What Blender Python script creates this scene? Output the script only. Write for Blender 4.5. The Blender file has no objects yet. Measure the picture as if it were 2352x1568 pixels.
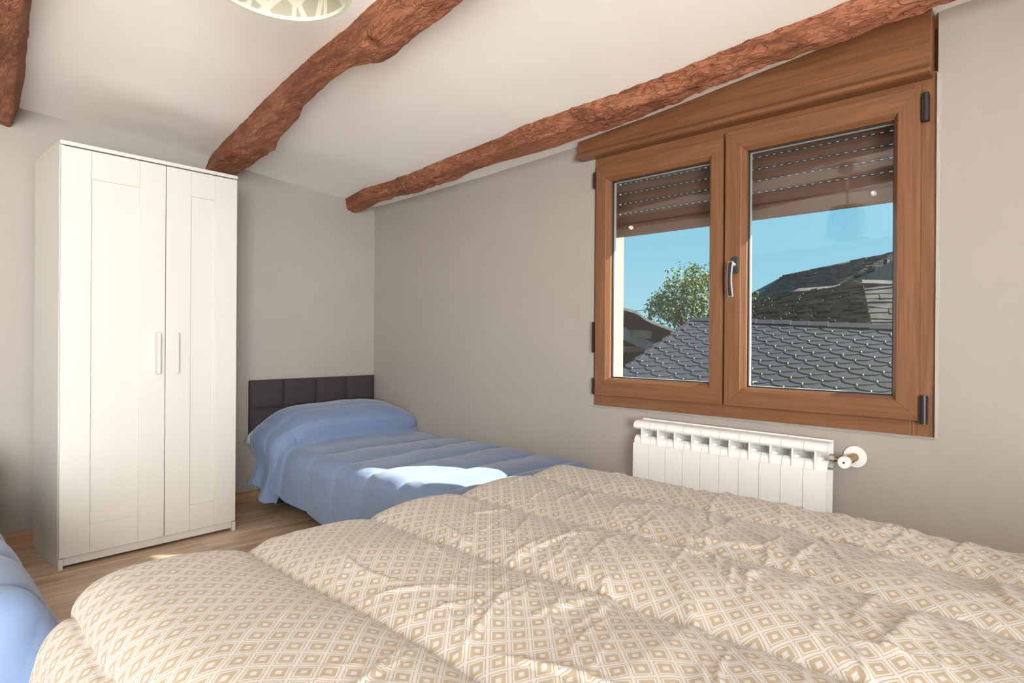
import bpy, bmesh, math, random
import numpy as np
from mathutils import Vector, Matrix

random.seed(7); rng = np.random.default_rng(7)
S = bpy.context.scene
COL = S.collection
R = math.radians

# ------------------------------------------------------------------ camera
W, H, FPX, SY = 2352, 1568, 1385.38, -4.106
CAM = np.array([-2.55817, -3.80801, 1.03661])
CR = np.array([0.68457869, -0.72890943, 0.0065627])
CU = np.array([-0.00389975, 0.00534068, 0.99997813])
CF = np.array([0.72892854, 0.68458931, -0.00081355])
cd = bpy.data.cameras.new('camera'); cam = bpy.data.objects.new('camera', cd); COL.objects.link(cam)
cd.sensor_width = 36; cd.lens = FPX / W * 36; cd.shift_y = SY / W; cd.clip_start = .05; cd.clip_end = 500
m = Matrix.Identity(4)
for i in range(3):
    m[i][0], m[i][1], m[i][2], m[i][3] = CR[i], CU[i], -CF[i], CAM[i]
cam.matrix_world = m
S.camera = cam

# ------------------------------------------------------------------ world, sun, area light, exposure
S.view_settings.view_transform = 'Standard'; S.view_settings.look = 'None'
S.view_settings.gamma = 1; S.view_settings.use_curve_mapping = False
S.view_settings.exposure = 0.16
S.cycles.max_bounces = 10; S.cycles.diffuse_bounces = 6; S.cycles.transparent_max_bounces = 24
wd = bpy.data.worlds.new('sky'); S.world = wd; wd.use_nodes = True
nt = wd.node_tree; nt.nodes.clear()
tc = nt.nodes.new('ShaderNodeTexCoord'); sx = nt.nodes.new('ShaderNodeSeparateXYZ')
rp_ = nt.nodes.new('ShaderNodeValToRGB'); bg = nt.nodes.new('ShaderNodeBackground'); wo = nt.nodes.new('ShaderNodeOutputWorld')
nt.links.new(tc.outputs['Generated'], sx.inputs[0]); nt.links.new(sx.outputs['Z'], rp_.inputs[0])
nt.links.new(rp_.outputs[0], bg.inputs[0]); nt.links.new(bg.outputs[0], wo.inputs[0])
el = rp_.color_ramp.elements
el[0].position = 0.0; el[0].color = (.42, .71, .82, 1)
el[1].position = 1.0; el[1].color = (.05, .22, .55, 1)
e = el.new(.22); e.color = (.20, .54, .74, 1)
e = el.new(.06); e.color = (.34, .66, .79, 1)
bg.inputs[1].default_value = 1.0

SUN_TRAVEL = Vector((-1, .90, -.89)).normalized()
sl = bpy.data.lights.new('sun', 'SUN'); so = bpy.data.objects.new('sun', sl); COL.objects.link(so)
sl.energy = 16.5; sl.angle = R(.7); sl.color = (1, .93, .82)
so.rotation_euler = SUN_TRAVEL.to_track_quat('-Z', 'Y').to_euler(); so.location = (8, -8, 8)

# fill light added at an assumed balcony door behind the camera
al = bpy.data.lights.new('added_rear_fill', 'AREA'); ao = bpy.data.objects.new('added_rear_fill', al); COL.objects.link(ao)
al.shape = 'RECTANGLE'; al.size = 1.9; al.size_y = 1.95; al.energy = 560; al.color = (.955, .98, 1.0)
ao.location = (-4.0, -6.24, 1.06); ao.rotation_euler = (R(90), 0, R(180))
ao.rotation_euler = Vector((0, 1, .0)).to_track_quat('-Z', 'Z').to_euler()

# ------------------------------------------------------------------ pixel helpers (photo pixel -> direction)
def ray(x, y): return CF + CR * (x - W / 2) / FPX - CU * (y - H / 2 - SY) / FPX
def pl(x, y, ax, v):
    d = ray(x, y); return CAM + (v - CAM[ax]) / d[ax] * d
def at(x, y, depth): return CAM + ray(x, y) * depth

# ------------------------------------------------------------------ noise
def vnoise(P, seed=0):
    P = np.asarray(P, float); I = np.floor(P).astype(np.int64); Fr = P - I; Fr = Fr * Fr * (3 - 2 * Fr)
    def h(ix, iy, iz):
        n = (ix * 374761393 + iy * 668265263 + iz * 2147483647 + seed * 1274126177) & 0xffffffff
        n = ((n ^ (n >> 13)) * 1274126177) & 0xffffffff
        return ((n ^ (n >> 16)) & 0xffff) / 65535.0
    o = 0
    for dx in (0, 1):
        for dy in (0, 1):
            for dz in (0, 1):
                w = (Fr[..., 0] if dx else 1 - Fr[..., 0]) * (Fr[..., 1] if dy else 1 - Fr[..., 1]) * (Fr[..., 2] if dz else 1 - Fr[..., 2])
                o = o + w * h(I[..., 0] + dx, I[..., 1] + dy, I[..., 2] + dz)
    return o * 2 - 1
def fbm(P, oct=4, seed=0):
    o = 0; a = 1; P = np.asarray(P, float)
    for k in range(oct): o = o + a * vnoise(P * 2 ** k, seed + k); a *= .5
    return o

# ------------------------------------------------------------------ object helpers
def link(name, me, mat=None, parent=None, loc=(0, 0, 0), rot=(0, 0, 0)):
    o = bpy.data.objects.new(name, me); COL.objects.link(o)
    if mat is not None and len(me.materials) == 0: me.materials.append(mat)
    o.location = loc; o.rotation_euler = rot
    if parent is not None: o.parent = parent
    return o
def tag(o, label=None, cat=None, group=None, kind=None):
    if label: o['label'] = label
    if cat: o['category'] = cat
    if group: o['group'] = group
    if kind: o['kind'] = kind
    return o
def empty(name, loc=(0, 0, 0), rz=0, label=None, cat=None, group=None, kind=None):
    o = bpy.data.objects.new(name, None); COL.objects.link(o); o.empty_display_size = .1
    o.location = loc; o.rotation_euler = (0, 0, rz); return tag(o, label, cat, group, kind)
class MB:
    """collects shapes; build() links them as one mesh object; verts given in the parent's space"""
    def __init__(s): s.v = []; s.f = []
    def add(s, V, F):
        b = len(s.v); s.v += [tuple(map(float, q)) for q in V]; s.f += [tuple(b + i for i in q) for q in F]; return s
    def box(s, x0, x1, y0, y1, z0, z1):
        x0, x1 = sorted((x0, x1)); y0, y1 = sorted((y0, y1)); z0, z1 = sorted((z0, z1))
        return s.add([(x0, y0, z0), (x1, y0, z0), (x1, y1, z0), (x0, y1, z0), (x0, y0, z1), (x1, y0, z1), (x1, y1, z1), (x0, y1, z1)],
                     [(0, 3, 2, 1), (4, 5, 6, 7), (0, 1, 5, 4), (1, 2, 6, 5), (2, 3, 7, 6), (3, 0, 4, 7)])
    def hexa(s, a, b):
        """a, b: two quads (4 points each) joined as a solid"""
        return s.add(list(a) + list(b), [(3, 2, 1, 0), (4, 5, 6, 7), (0, 1, 5, 4), (1, 2, 6, 5), (2, 3, 7, 6), (3, 0, 4, 7)])
    def prism(s, poly, axis, a, b):
        """extrude a 2D polygon along an axis; poly in the two other axes in order"""
        n = len(poly)
        def pt(q, t):
            q = list(q); q.insert(axis, t); return tuple(q)
        V = [pt(q, a) for q in poly] + [pt(q, b) for q in poly]
        F = [tuple(range(n))[::-1], tuple(range(n, 2 * n))] + [(i, (i + 1) % n, n + (i + 1) % n, n + i) for i in range(n)]
        return s.add(V, F)
    def tube(s, pts, rad, n=12, cap=True):
        pts = [Vector(p) for p in pts]; rad = rad if hasattr(rad, '__len__') else [rad] * len(pts)
        V = []; F = []
        for i, p in enumerate(pts):
            t = (pts[min(i + 1, len(pts) - 1)] - pts[max(i - 1, 0)]).normalized()
            a = Vector((0, 0, 1)) if abs(t.z) < .9 else Vector((1, 0, 0))
            u = t.cross(a).normalized(); v = t.cross(u)
            for k in range(n):
                c, q = math.cos(2 * math.pi * k / n), math.sin(2 * math.pi * k / n)
                V.append(p + (u * c + v * q) * rad[i])
        for i in range(len(pts) - 1):
            for k in range(n):
                F.append((i * n + k, i * n + (k + 1) % n, (i + 1) * n + (k + 1) % n, (i + 1) * n + k))
        if cap: F += [tuple(range(n))[::-1], tuple(range((len(pts) - 1) * n, len(pts) * n))]
        return s.add(V, F)
    def lathe(s, prof, c=(0, 0, 0), n=48):
        V = []; F = []
        for r_, z in prof:
            for k in range(n):
                a = 2 * math.pi * k / n; V.append((c[0] + r_ * math.cos(a), c[1] + r_ * math.sin(a), c[2] + z))
        for i in range(len(prof) - 1):
            for k in range(n): F.append((i * n + k, i * n + (k + 1) % n, (i + 1) * n + (k + 1) % n, (i + 1) * n + k))
        return s.add(V, F)
    def mesh(s, name, off=(0, 0, 0), bevel=0, smooth=False, seg=2):
        me = bpy.data.meshes.new(name)
        me.from_pydata([(x - off[0], y - off[1], z - off[2]) for x, y, z in s.v], [], s.f)
        bm = bmesh.new(); bm.from_mesh(me)
        bmesh.ops.recalc_face_normals(bm, faces=bm.faces)
        if bevel:
            bmesh.ops.bevel(bm, geom=[e_ for e_ in bm.edges if len(e_.link_faces) == 2 and e_.calc_face_angle() > .3], offset=bevel, segments=seg, affect='EDGES', profile=.5)
        bm.to_mesh(me); bm.free()
        if smooth:
            for p in me.polygons: p.use_smooth = True
        return me
    def build(s, name, mat, parent=None, off=(0, 0, 0), bevel=0, smooth=False, seg=2, loc=(0, 0, 0)):
        return link(name, s.mesh(name, off, bevel, smooth, seg), mat, parent, loc)
def autosmooth(o, ang=35):
    me = o.data
    for p in me.polygons: p.use_smooth = True
    try: me.set_sharp_from_angle(angle=R(ang))
    except Exception: pass
    return o
def grid_mesh(name, P, uv=None, smooth=True, close=False):
    """P: (nu,nv,3)"""
    nu, nv = P.shape[:2]
    idx = np.arange(nu * nv).reshape(nu, nv)
    F = np.stack([idx[:-1, :-1], idx[1:, :-1], idx[1:, 1:], idx[:-1, 1:]], -1).reshape(-1, 4)
    me = bpy.data.meshes.new(name)
    me.vertices.add(nu * nv); me.vertices.foreach_set('co', P.reshape(-1).astype(np.float32))
    me.loops.add(F.size); me.loops.foreach_set('vertex_index', F.reshape(-1).astype(np.int32))
    me.polygons.add(len(F)); me.polygons.foreach_set('loop_start', np.arange(0, F.size, 4, dtype=np.int32))
    if smooth: me.polygons.foreach_set('use_smooth', np.ones(len(F), bool))
    if uv is not None:
        l = me.uv_layers.new(name='cloth'); l.data.foreach_set('uv', uv.reshape(-1, 2)[F.reshape(-1)].reshape(-1).astype(np.float32))
    me.update(); me.validate(); return me

# ------------------------------------------------------------------ materials
def nodes(name):
    ma = bpy.data.materials.new(name); ma.use_nodes = True
    return ma, ma.node_tree.nodes, ma.node_tree.links, ma.node_tree.nodes['Principled BSDF']
def simple(name, col, rough=.5, metal=0, noise=0, nscale=20, bump=0, bscale=80, spec=.5, stretch=(1, 1, 1), col2=None, detail=4, coat=0):
    ma, n, l, b = nodes(name)
    b.inputs['Base Color'].default_value = (*col, 1); b.inputs['Roughness'].default_value = rough; b.inputs['Metallic'].default_value = metal
    b.inputs['Specular IOR Level'].default_value = spec; b.inputs['Coat Weight'].default_value = coat
    t = n.new('ShaderNodeTexCoord'); mp = n.new('ShaderNodeMapping'); mp.inputs['Scale'].default_value = stretch
    l.new(t.outputs['Object'], mp.inputs['Vector'])
    if noise or col2:
        nz = n.new('ShaderNodeTexNoise'); nz.inputs['Scale'].default_value = nscale; nz.inputs['Detail'].default_value = detail
        l.new(mp.outputs[0], nz.inputs['Vector'])
        cr = n.new('ShaderNodeValToRGB'); l.new(nz.outputs['Fac'], cr.inputs[0]); l.new(cr.outputs[0], b.inputs['Base Color'])
        c2 = col2 or tuple(c * (1 - noise) for c in col)
        cr.color_ramp.elements[0].position = .3; cr.color_ramp.elements[0].color = (*c2, 1)
        cr.color_ramp.elements[1].position = .7; cr.color_ramp.elements[1].color = (*col, 1)
    if bump:
        nb = n.new('ShaderNodeTexNoise'); nb.inputs['Scale'].default_value = bscale; nb.inputs['Detail'].default_value = 4
        l.new(mp.outputs[0], nb.inputs['Vector'])
        bp = n.new('ShaderNodeBump'); bp.inputs['Strength'].default_value = bump; bp.inputs['Distance'].default_value = .01
        l.new(nb.outputs['Fac'], bp.inputs['Height']); l.new(bp.outputs[0], b.inputs['Normal'])
    return ma
M = {}
M['wall'] = simple('warm_grey_wall_paint', (.372, .334, .296), .75, noise=.05, nscale=3, bump=.10, bscale=45)
M['ceiling'] = simple('white_ceiling_paint', (.88, .855, .82), .8, bump=.10, bscale=14)
M['white'] = simple('white_foil', (.615, .60, .555), .42, spec=.4)
M['radiator'] = simple('radiator_enamel', (.84, .835, .81), .28)
M['plastic'] = simple('white_plastic', (.85, .84, .82), .35)
M['brass'] = simple('dull_brass', (.55, .40, .22), .4, metal=.9, noise=.35, nscale=60)
M['chrome'] = simple('chrome', (.7, .7, .7), .2, metal=1)
M['dark_metal'] = simple('dark_hinge_metal', (.035, .028, .026), .38, metal=.4)
M['handle_metal'] = simple('brushed_handle_metal', (.62, .58, .53), .3, metal=.85)
M['handle_dark'] = simple('dark_handle_inlay', (.03, .032, .036), .4)
M['rubber'] = simple('black_gasket', (.02, .02, .022), .6)
M['spacer'] = simple('glazing_spacer_aluminium', (.75, .76, .76), .35, metal=.5)
M['cream_stucco'] = simple('cream_stucco', (.60, .42, .235), .9, noise=.15, nscale=30, bump=.5, bscale=60)
M['shutter'] = simple('brown_shutter_slat', (.115, .062, .045), .45)
M['headboard'] = simple('charcoal_headboard_fabric', (.072, .058, .060), .95, noise=.35, nscale=350, bump=.4, bscale=500, spec=.1)
M['sheet'] = simple('white_cotton', (.80, .79, .77), .9, spec=.1)
M['bedbase'] = simple('dark_bed_base', (.05, .045, .045), .8)
M['mattress'] = simple('mattress_ticking', (.72, .71, .69), .9, spec=.1)
M['slate'] = simple('dark_roof_slate', (.062, .064, .063), .5, noise=.35, nscale=5, bump=.15, bscale=30)
M['slate_ridge'] = simple('shaded_purple_grey_ridge_slate', (.030, .027, .029), .6, noise=.3, nscale=6)  # ridge's shaded near side is put into this darker colour
M['hook'] = simple('slate_hook_steel', (.9, .9, .88), .25, metal=1)
M['old_slate'] = simple('weathered_stone_slate', (.15, .135, .105), .85, nscale=5, col2=(.035, .034, .032), bump=.5, bscale=20)
M['far_slate'] = simple('far_slate_roof', (.17, .19, .19), .8, nscale=9, col2=(.03, .036, .04), bump=1, bscale=9, stretch=(1, .5, 3), detail=8)
M['gable_tile'] = simple('shaded_blue_grey_gable_panel', (.075, .105, .125), .8, noise=.15, nscale=3)  # blue-grey panels, darkened in colour to stand for the gable's shade
M['dark_void'] = simple('dark_shade_fill', (.014, .012, .011), .9)  # barn's inner shade as near-black colour; also backs slates and gable panels
M['barn_sheet'] = simple('weathered_roof_sheet', (.17, .17, .165), .7, noise=.3, nscale=8)
M['steel_beam'] = simple('grey_steel_beam', (.20, .25, .30), .55, noise=.2, nscale=10)
M['barn_wood'] = simple('barn_wood', (.16, .135, .11), .85, noise=.3, nscale=10)
M['earth'] = simple('earth_ground', (.20, .18, .14), .95, noise=.3, nscale=1)
M['stonewall'] = simple('rough_house_wall', (.33, .29, .24), .9, noise=.35, nscale=4, bump=.5, bscale=12)
M['bark'] = simple('bark', (.12, .095, .07), .9, noise=.4, nscale=12)
M['leaf'] = simple('green_leaf', (.22, .27, .075), .8, nscale=1.2, col2=(.07, .11, .035), detail=2)
M['leaf_young'] = simple('yellow_green_leaf', (.36, .38, .08), .8, noise=.3, nscale=2)
M['pole'] = simple('pole_wood', (.05, .045, .04), .9)

def wood(name, axis, dark=(.150, .060, .024), lite=(.235, .104, .044), rough=.38):
    ma, n, l, b = nodes(name)
    t = n.new('ShaderNodeTexCoord'); mp = n.new('ShaderNodeMapping'); sc = [26, 26, 26]; sc[axis] = 1.1
    mp.inputs['Scale'].default_value = sc; l.new(t.outputs['Object'], mp.inputs['Vector'])
    wv = n.new('ShaderNodeTexNoise'); wv.inputs['Scale'].default_value = 2.2; wv.inputs['Detail'].default_value = 9; wv.inputs['Distortion'].default_value = 1.4
    l.new(mp.outputs[0], wv.inputs['Vector'])
    cr = n.new('ShaderNodeValToRGB'); l.new(wv.outputs['Fac'], cr.inputs[0]); l.new(cr.outputs[0], b.inputs['Base Color'])
    cr.color_ramp.elements[0].position = .28; cr.color_ramp.elements[0].color = (*dark, 1)
    cr.color_ramp.elements[1].position = .72; cr.color_ramp.elements[1].color = (*lite, 1)
    b.inputs['Roughness'].default_value = rough
    bp = n.new('ShaderNodeBump'); bp.inputs['Strength'].default_value = .12; bp.inputs['Distance'].default_value = .002
    l.new(wv.outputs['Fac'], bp.inputs['Height']); l.new(bp.outputs[0], b.inputs['Normal'])
    return ma
M['wood_y'] = wood('golden_oak_horizontal', 1); M['wood_z'] = wood('golden_oak_vertical', 2)
M['skirting'] = wood('oak_skirting', 0, (.30, .17, .09), (.47, .29, .16), .5)

def plank_mat(i):
    ma, n, l, b = nodes('laminate_plank')
    t = n.new('ShaderNodeTexCoord'); mp = n.new('ShaderNodeMapping'); mp.inputs['Scale'].default_value = (2.0, 14, 4); mp.inputs['Location'].default_value = (i * 3.7, i * 1.9, 0)
    l.new(t.outputs['Object'], mp.inputs['Vector'])
    nz = n.new('ShaderNodeTexNoise'); nz.inputs['Scale'].default_value = 1.5; nz.inputs['Detail'].default_value = 8; nz.inputs['Distortion'].default_value = .9
    l.new(mp.outputs[0], nz.inputs['Vector'])
    cr = n.new('ShaderNodeValToRGB'); l.new(nz.outputs['Fac'], cr.inputs[0]); l.new(cr.outputs[0], b.inputs['Base Color'])
    k = (1, .9, .8, .95)[i]
    cr.color_ramp.elements[0].position = .25; cr.color_ramp.elements[0].color = (.40 * k, .25 * k, .155 * k, 1)
    cr.color_ramp.elements[1].position = .7; cr.color_ramp.elements[1].color = (.76 * k, .58 * k, .42 * k, 1)
    b.inputs['Roughness'].default_value = .38
    return ma
PLANK = [plank_mat(i) for i in range(4)]

def beam_mat():
    ma, n, l, b = nodes('red_brown_painted_timber')
    t = n.new('ShaderNodeTexCoord'); mp = n.new('ShaderNodeMapping'); mp.inputs['Scale'].default_value = (9, 2.2, 9)
    l.new(t.outputs['Object'], mp.inputs['Vector'])
    nz = n.new('ShaderNodeTexNoise'); nz.inputs['Scale'].default_value = 1.6; nz.inputs['Detail'].default_value = 8; nz.inputs['Distortion'].default_value = .8
    l.new(mp.outputs[0], nz.inputs['Vector'])
    cr = n.new('ShaderNodeValToRGB'); l.new(nz.outputs['Fac'], cr.inputs[0])
    E_ = cr.color_ramp.elements
    E_[0].position = .25; E_[0].color = (.20, .072, .036, 1); E_[1].position = .72; E_[1].color = (.44, .18, .098, 1)
    e2 = E_.new(.5); e2.color = (.36, .135, .068, 1)
    l.new(cr.outputs[0], b.inputs['Base Color']); b.inputs['Roughness'].default_value = .72; b.inputs['Specular IOR Level'].default_value = .3
    at_ = n.new('ShaderNodeAttribute'); at_.attribute_name = 'rough'
    n2 = n.new('ShaderNodeTexNoise'); n2.inputs['Scale'].default_value = 14; n2.inputs['Detail'].default_value = 7; n2.inputs['Distortion'].default_value = 1.5; l.new(mp.outputs[0], n2.inputs['Vector'])
    bp = n.new('ShaderNodeBump'); bp.inputs['Strength'].default_value = .8; bp.inputs['Distance'].default_value = .02
    n3 = n.new('ShaderNodeTexNoise'); n3.inputs['Scale'].default_value = 4.5; n3.inputs['Detail'].default_value = 5; n3.inputs['Distortion'].default_value = 1.0; l.new(mp.outputs[0], n3.inputs['Vector'])
    def mth(op, a, bb):
        k = n.new('ShaderNodeMath'); k.operation = op
        for i, q in enumerate((a, bb)):
            if isinstance(q, (int, float)): k.inputs[i].default_value = q
            elif q is not None: l.new(q, k.inputs[i])
        return k.outputs[0]
    crack = mth('MINIMUM', mth('MULTIPLY', mth('ABSOLUTE', mth('SUBTRACT', n3.outputs['Fac'], .5), None), 14.0), 1.0)
    hgt_ = mth('ADD', mth('MULTIPLY', n2.outputs['Fac'], .6), mth('MULTIPLY', crack, .55))
    l.new(hgt_, bp.inputs['Height']); l.new(bp.outputs[0], b.inputs['Normal'])
    return ma
M['beam'] = beam_mat()

def glass_mat():
    ma = bpy.data.materials.new('window_glass'); ma.use_nodes = True; n = ma.node_tree.nodes; l = ma.node_tree.links; n.clear()
    o = n.new('ShaderNodeOutputMaterial'); mx = n.new('ShaderNodeMixShader'); tr = n.new('ShaderNodeBsdfTransparent'); gl = n.new('ShaderNodeBsdfGlossy')
    fr = n.new('ShaderNodeLayerWeight'); fr.inputs['Blend'].default_value = .5; pw5 = n.new('ShaderNodeMath'); pw5.operation = 'POWER'; pw5.inputs[1].default_value = 5.0
    mu = n.new('ShaderNodeMath'); mu.operation = 'MULTIPLY_ADD'; mu.inputs[1].default_value = .92; mu.inputs[2].default_value = .048; mu.use_clamp = True
    tr.inputs[0].default_value = (.97, .985, .98, 1); gl.inputs['Roughness'].default_value = 0.0
    l.new(fr.outputs['Facing'], pw5.inputs[0]); l.new(pw5.outputs[0], mu.inputs[0]); l.new(mu.outputs[0], mx.inputs[0]); l.new(tr.outputs[0], mx.inputs[1]); l.new(gl.outputs[0], mx.inputs[2]); l.new(mx.outputs[0], o.inputs[0])
    return ma
M['glass'] = glass_mat()

def cloth_mat(name, col, sheen=.3, bscale=900):
    ma, n, l, b = nodes(name)
    b.inputs['Base Color'].default_value = (*col, 1); b.inputs['Roughness'].default_value = .75; b.inputs['Specular IOR Level'].default_value = .22
    b.inputs['Sheen Weight'].default_value = sheen; b.inputs['Sheen Roughness'].default_value = .4
    uv = n.new('ShaderNodeUVMap'); uv.uv_map = 'cloth'
    nb = n.new('ShaderNodeTexNoise'); nb.inputs['Scale'].default_value = 38; nb.inputs['Detail'].default_value = 5; nb.inputs['Distortion'].default_value = .5
    l.new(uv.outputs[0], nb.inputs['Vector'])
    bp = n.new('ShaderNodeBump'); bp.inputs['Strength'].default_value = .15; bp.inputs['Distance'].default_value = .006
    l.new(nb.outputs['Fac'], bp.inputs['Height']); l.new(bp.outputs[0], b.inputs['Normal'])
    return ma, n, l, b
M['blue'] = cloth_mat('blue_microfibre', (.185, .255, .405))[0]
def beige_mat():
    ma, n, l, b = cloth_mat('beige_diamond_print', (.6, .5, .4), .15)
    uv = n.new('ShaderNodeUVMap'); uv.uv_map = 'cloth'
    s_ = n.new('ShaderNodeSeparateXYZ'); l.new(uv.outputs[0], s_.inputs[0])
    def mth(op, a, bb=None):
        k = n.new('ShaderNodeMath'); k.operation = op
        for i, q in enumerate((a, bb)):
            if q is None: continue
            if isinstance(q, (int, float)): k.inputs[i].default_value = q
            else: l.new(q, k.inputs[i])
        return k.outputs[0]
    nz = n.new('ShaderNodeTexNoise'); nz.inputs['Scale'].default_value = 420; l.new(uv.outputs[0], nz.inputs['Vector'])
    jit = mth('MULTIPLY', mth('SUBTRACT', nz.outputs['Fac'], .5), .10)
    u = mth('MULTIPLY', s_.outputs['X'], 1 / PAT_U); v = mth('MULTIPLY', s_.outputs['Y'], 1 / PAT_V)
    p = mth('FRACT', mth('ADD', u, v)); q = mth('FRACT', mth('SUBTRACT', u, v))
    a = mth('ABSOLUTE', mth('SUBTRACT', p, .5)); c = mth('ABSOLUTE', mth('SUBTRACT', q, .5))
    d = mth('ADD', mth('MULTIPLY', mth('MAXIMUM', a, c), 2), jit)
    cr = n.new('ShaderNodeValToRGB'); l.new(d, cr.inputs[0]); cr.color_ramp.interpolation = 'LINEAR'
    tan = (.36, .287, .20, 1); lite = (.475, .455, .435, 1)
    E_ = cr.color_ramp.elements
    E_[0].position = 0; E_[0].color = lite; E_[1].position = 1; E_[1].color = lite
    for pos, c_ in ((.22, lite), (.27, tan), (.60, tan), (.64, lite), (.75, lite), (.78, tan), (.85, tan), (.88, lite)):
        e_ = E_.new(pos); e_.color = c_
    l.new(cr.outputs[0], b.inputs['Base Color'])
    return ma
PAT_U, PAT_V = .046, .046
M['beige'] = beige_mat()

def shade_mat():
    ma, n, l, b = nodes('etched_lamp_glass')
    t = n.new('ShaderNodeTexCoord'); mp = n.new('ShaderNodeMapping'); mp.inputs['Scale'].default_value = (14, 14, 7)
    l.new(t.outputs['Object'], mp.inputs['Vector'])
    vo = n.new('ShaderNodeTexVoronoi'); vo.feature = 'DISTANCE_TO_EDGE'; vo.inputs['Scale'].default_value = 1.4; l.new(mp.outputs[0], vo.inputs['Vector'])
    cr = n.new('ShaderNodeValToRGB'); l.new(vo.outputs['Distance'], cr.inputs[0])
    cr.color_ramp.elements[0].position = .07; cr.color_ramp.elements[0].color = (.50, .48, .40, 1)
    cr.color_ramp.elements[1].position = .11; cr.color_ramp.elements[1].color = (.32, .30, .225, 1)
    l.new(cr.outputs[0], b.inputs['Base Color']); b.inputs['Roughness'].default_value = .35
    b.inputs['Emission Color'].default_value = (1, .93, .70, 1); b.inputs['Emission Strength'].default_value = .16
    l.new(cr.outputs[0], b.inputs['Emission Color'])
    return ma
M['shade'] = shade_mat()
M['lamp_metal'] = simple('lamp_metal', (.75, .73, .68), .25, metal=.9)
M['lamp_glass_edge'] = simple('pale_green_glass_edge', (.62, .68, .52), .25)

# ================================================================== SETTING
XL, YF, WALLH = -5.55, -6.15, 2.62
def st(o): o['kind'] = 'structure'; return o
FB = ([0, .25, .554, .948, 1.174, 1.68, 2.08, 3.6], [0, .021, .047, .082, .11, .129, .149, .19])
FW = ([0, .7, 1.3, 1.9, 3.45, 3.54, 4.9], [0, .007, .025, .045, .182, .187, .24])
def zc(x, y): return 2.01 + np.interp(-np.asarray(x), *FB) + np.interp(-np.asarray(y), *FW)
def pceil(x, y, dz=0):
    z = 2.1
    for _ in range(30):
        p = pl(x, y, 2, z + dz); z = float(zc(p[0], p[1]))
    return pl(x, y, 2, z + dz)

# floor and its planks (boards run along x)
fl = st(MB().box(XL - .1, .3, YF - .1, .25, -.10, -.012).build('floor', M['bedbase']))
pw, plen = .193, 1.285; k = 0
pm = [MB().box(0, plen - .0015, 0, pw - .0015, -.012, 0).mesh('plank', bevel=.0012, seg=1) for _ in range(4)]
for q, me in enumerate(pm): me.materials.append(PLANK[q])
nrow = int(math.ceil((0 - YF) / pw))
for i in range(nrow):
    off = (i * .47) % plen
    xx = plen - off
    y0 = -(i + 1) * pw
    while xx > XL - plen:
        x1 = min(xx, 0.0); x0 = max(xx - plen, XL)
        if x1 - x0 > .02:
            if x1 - x0 > plen - .01: o = link('plank', pm[(i * 7 + k) % 4], None, fl, (x0, y0, 0))
            else: MB().box(0, x1 - x0 - .0015, 0, pw - .0015, -.012, 0).build('plank', PLANK[(i * 7 + k) % 4], fl, loc=(x0, y0, 0), bevel=.0012, seg=1)
            k += 1
        xx -= plen

st(MB().box(XL - .25, .36, 0, .3, -.1, WALLH).build('wall_back', M['wall']))
st(MB().box(XL - .25, XL, YF, 0, -.1, WALLH).build('wall_left', M['wall']))
# wall behind the camera with an opening added for the fill light
w = MB(); wx0, wx1, wz0, wz1 = -4.95, -3.05, .06, 2.06
w.box(XL - .25, wx0, YF - .3, YF, -.1, WALLH).box(wx1, .36, YF - .3, YF, -.1, WALLH).box(wx0, wx1, YF - .3, YF, -.1, wz0).box(wx0, wx1, YF - .3, YF, wz1, WALLH)
st(w.build('wall_front', M['wall']))
# window wall, inner leaf and rendered outer leaf
WY0, WY1, WZ0 = -1.985, -3.445, .700
w = MB(); w.box(0, .10, WY0, 0, -.1, WALLH).box(0, .10, YF, WY1, -.1, WALLH).box(0, .10, WY1, WY0, -.1, WZ0).box(0, .10, WY1, WY0, 2.24, WALLH)
st(w.build('wall_right', M['wall']))
w = MB(); OY0, OY1, OZ0 = -1.93, -3.44, .735
w.box(.10, .36, OY0, .3, -2.6, WALLH).box(.10, .36, YF - .3, OY1, -2.6, WALLH).box(.10, .36, OY1, OY0, -2.6, OZ0).box(.24, .36, OY1, OY0, 2.0, WALLH).box(.10, .24, OY1, OY0, 2.24, WALLH)
st(w.build('wall_outside', M['cream_stucco']))

# ceiling: old, uneven plaster
nx, ny = 100, 130
gx = np.linspace(XL - .2, .05, nx); gy = np.linspace(YF - .2, .05, ny)
GX, GY = np.meshgrid(gx, gy, indexing='ij')
GZ = zc(GX, GY) + .006 * fbm(np.stack([GX * 1.3, GY * 1.3, 0 * GX], -1), 2, 5) + .0012 * fbm(np.stack([GX * 9, GY * 9, 0 * GX], -1), 2, 9)
cm = grid_mesh('ceiling', np.stack([GX, GY, GZ], -1))
bm = bmesh.new(); bm.from_mesh(cm)
r_ = bmesh.ops.extrude_face_region(bm, geom=bm.faces[:])
for v_ in [g for g in r_['geom'] if isinstance(g, bmesh.types.BMVert)]: v_.co.z = 2.58
bmesh.ops.recalc_face_normals(bm, faces=bm.faces); bm.to_mesh(cm); bm.free()
autosmooth(st(link('ceiling', cm, M['ceiling'])), 40)

# baseboards
st(MB().box(XL + .013, -.013, -.013, 0, 0, .07).build('baseboard_back', M['skirting'], bevel=.003))
st(MB().box(-.013, 0, YF, -.013, 0, .07).build('baseboard_right', M['wood_y'], bevel=.003))
st(MB().box(XL, XL + .013, YF, 0, 0, .07).build('baseboard_left', M['wood_y'], bevel=.003))

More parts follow.
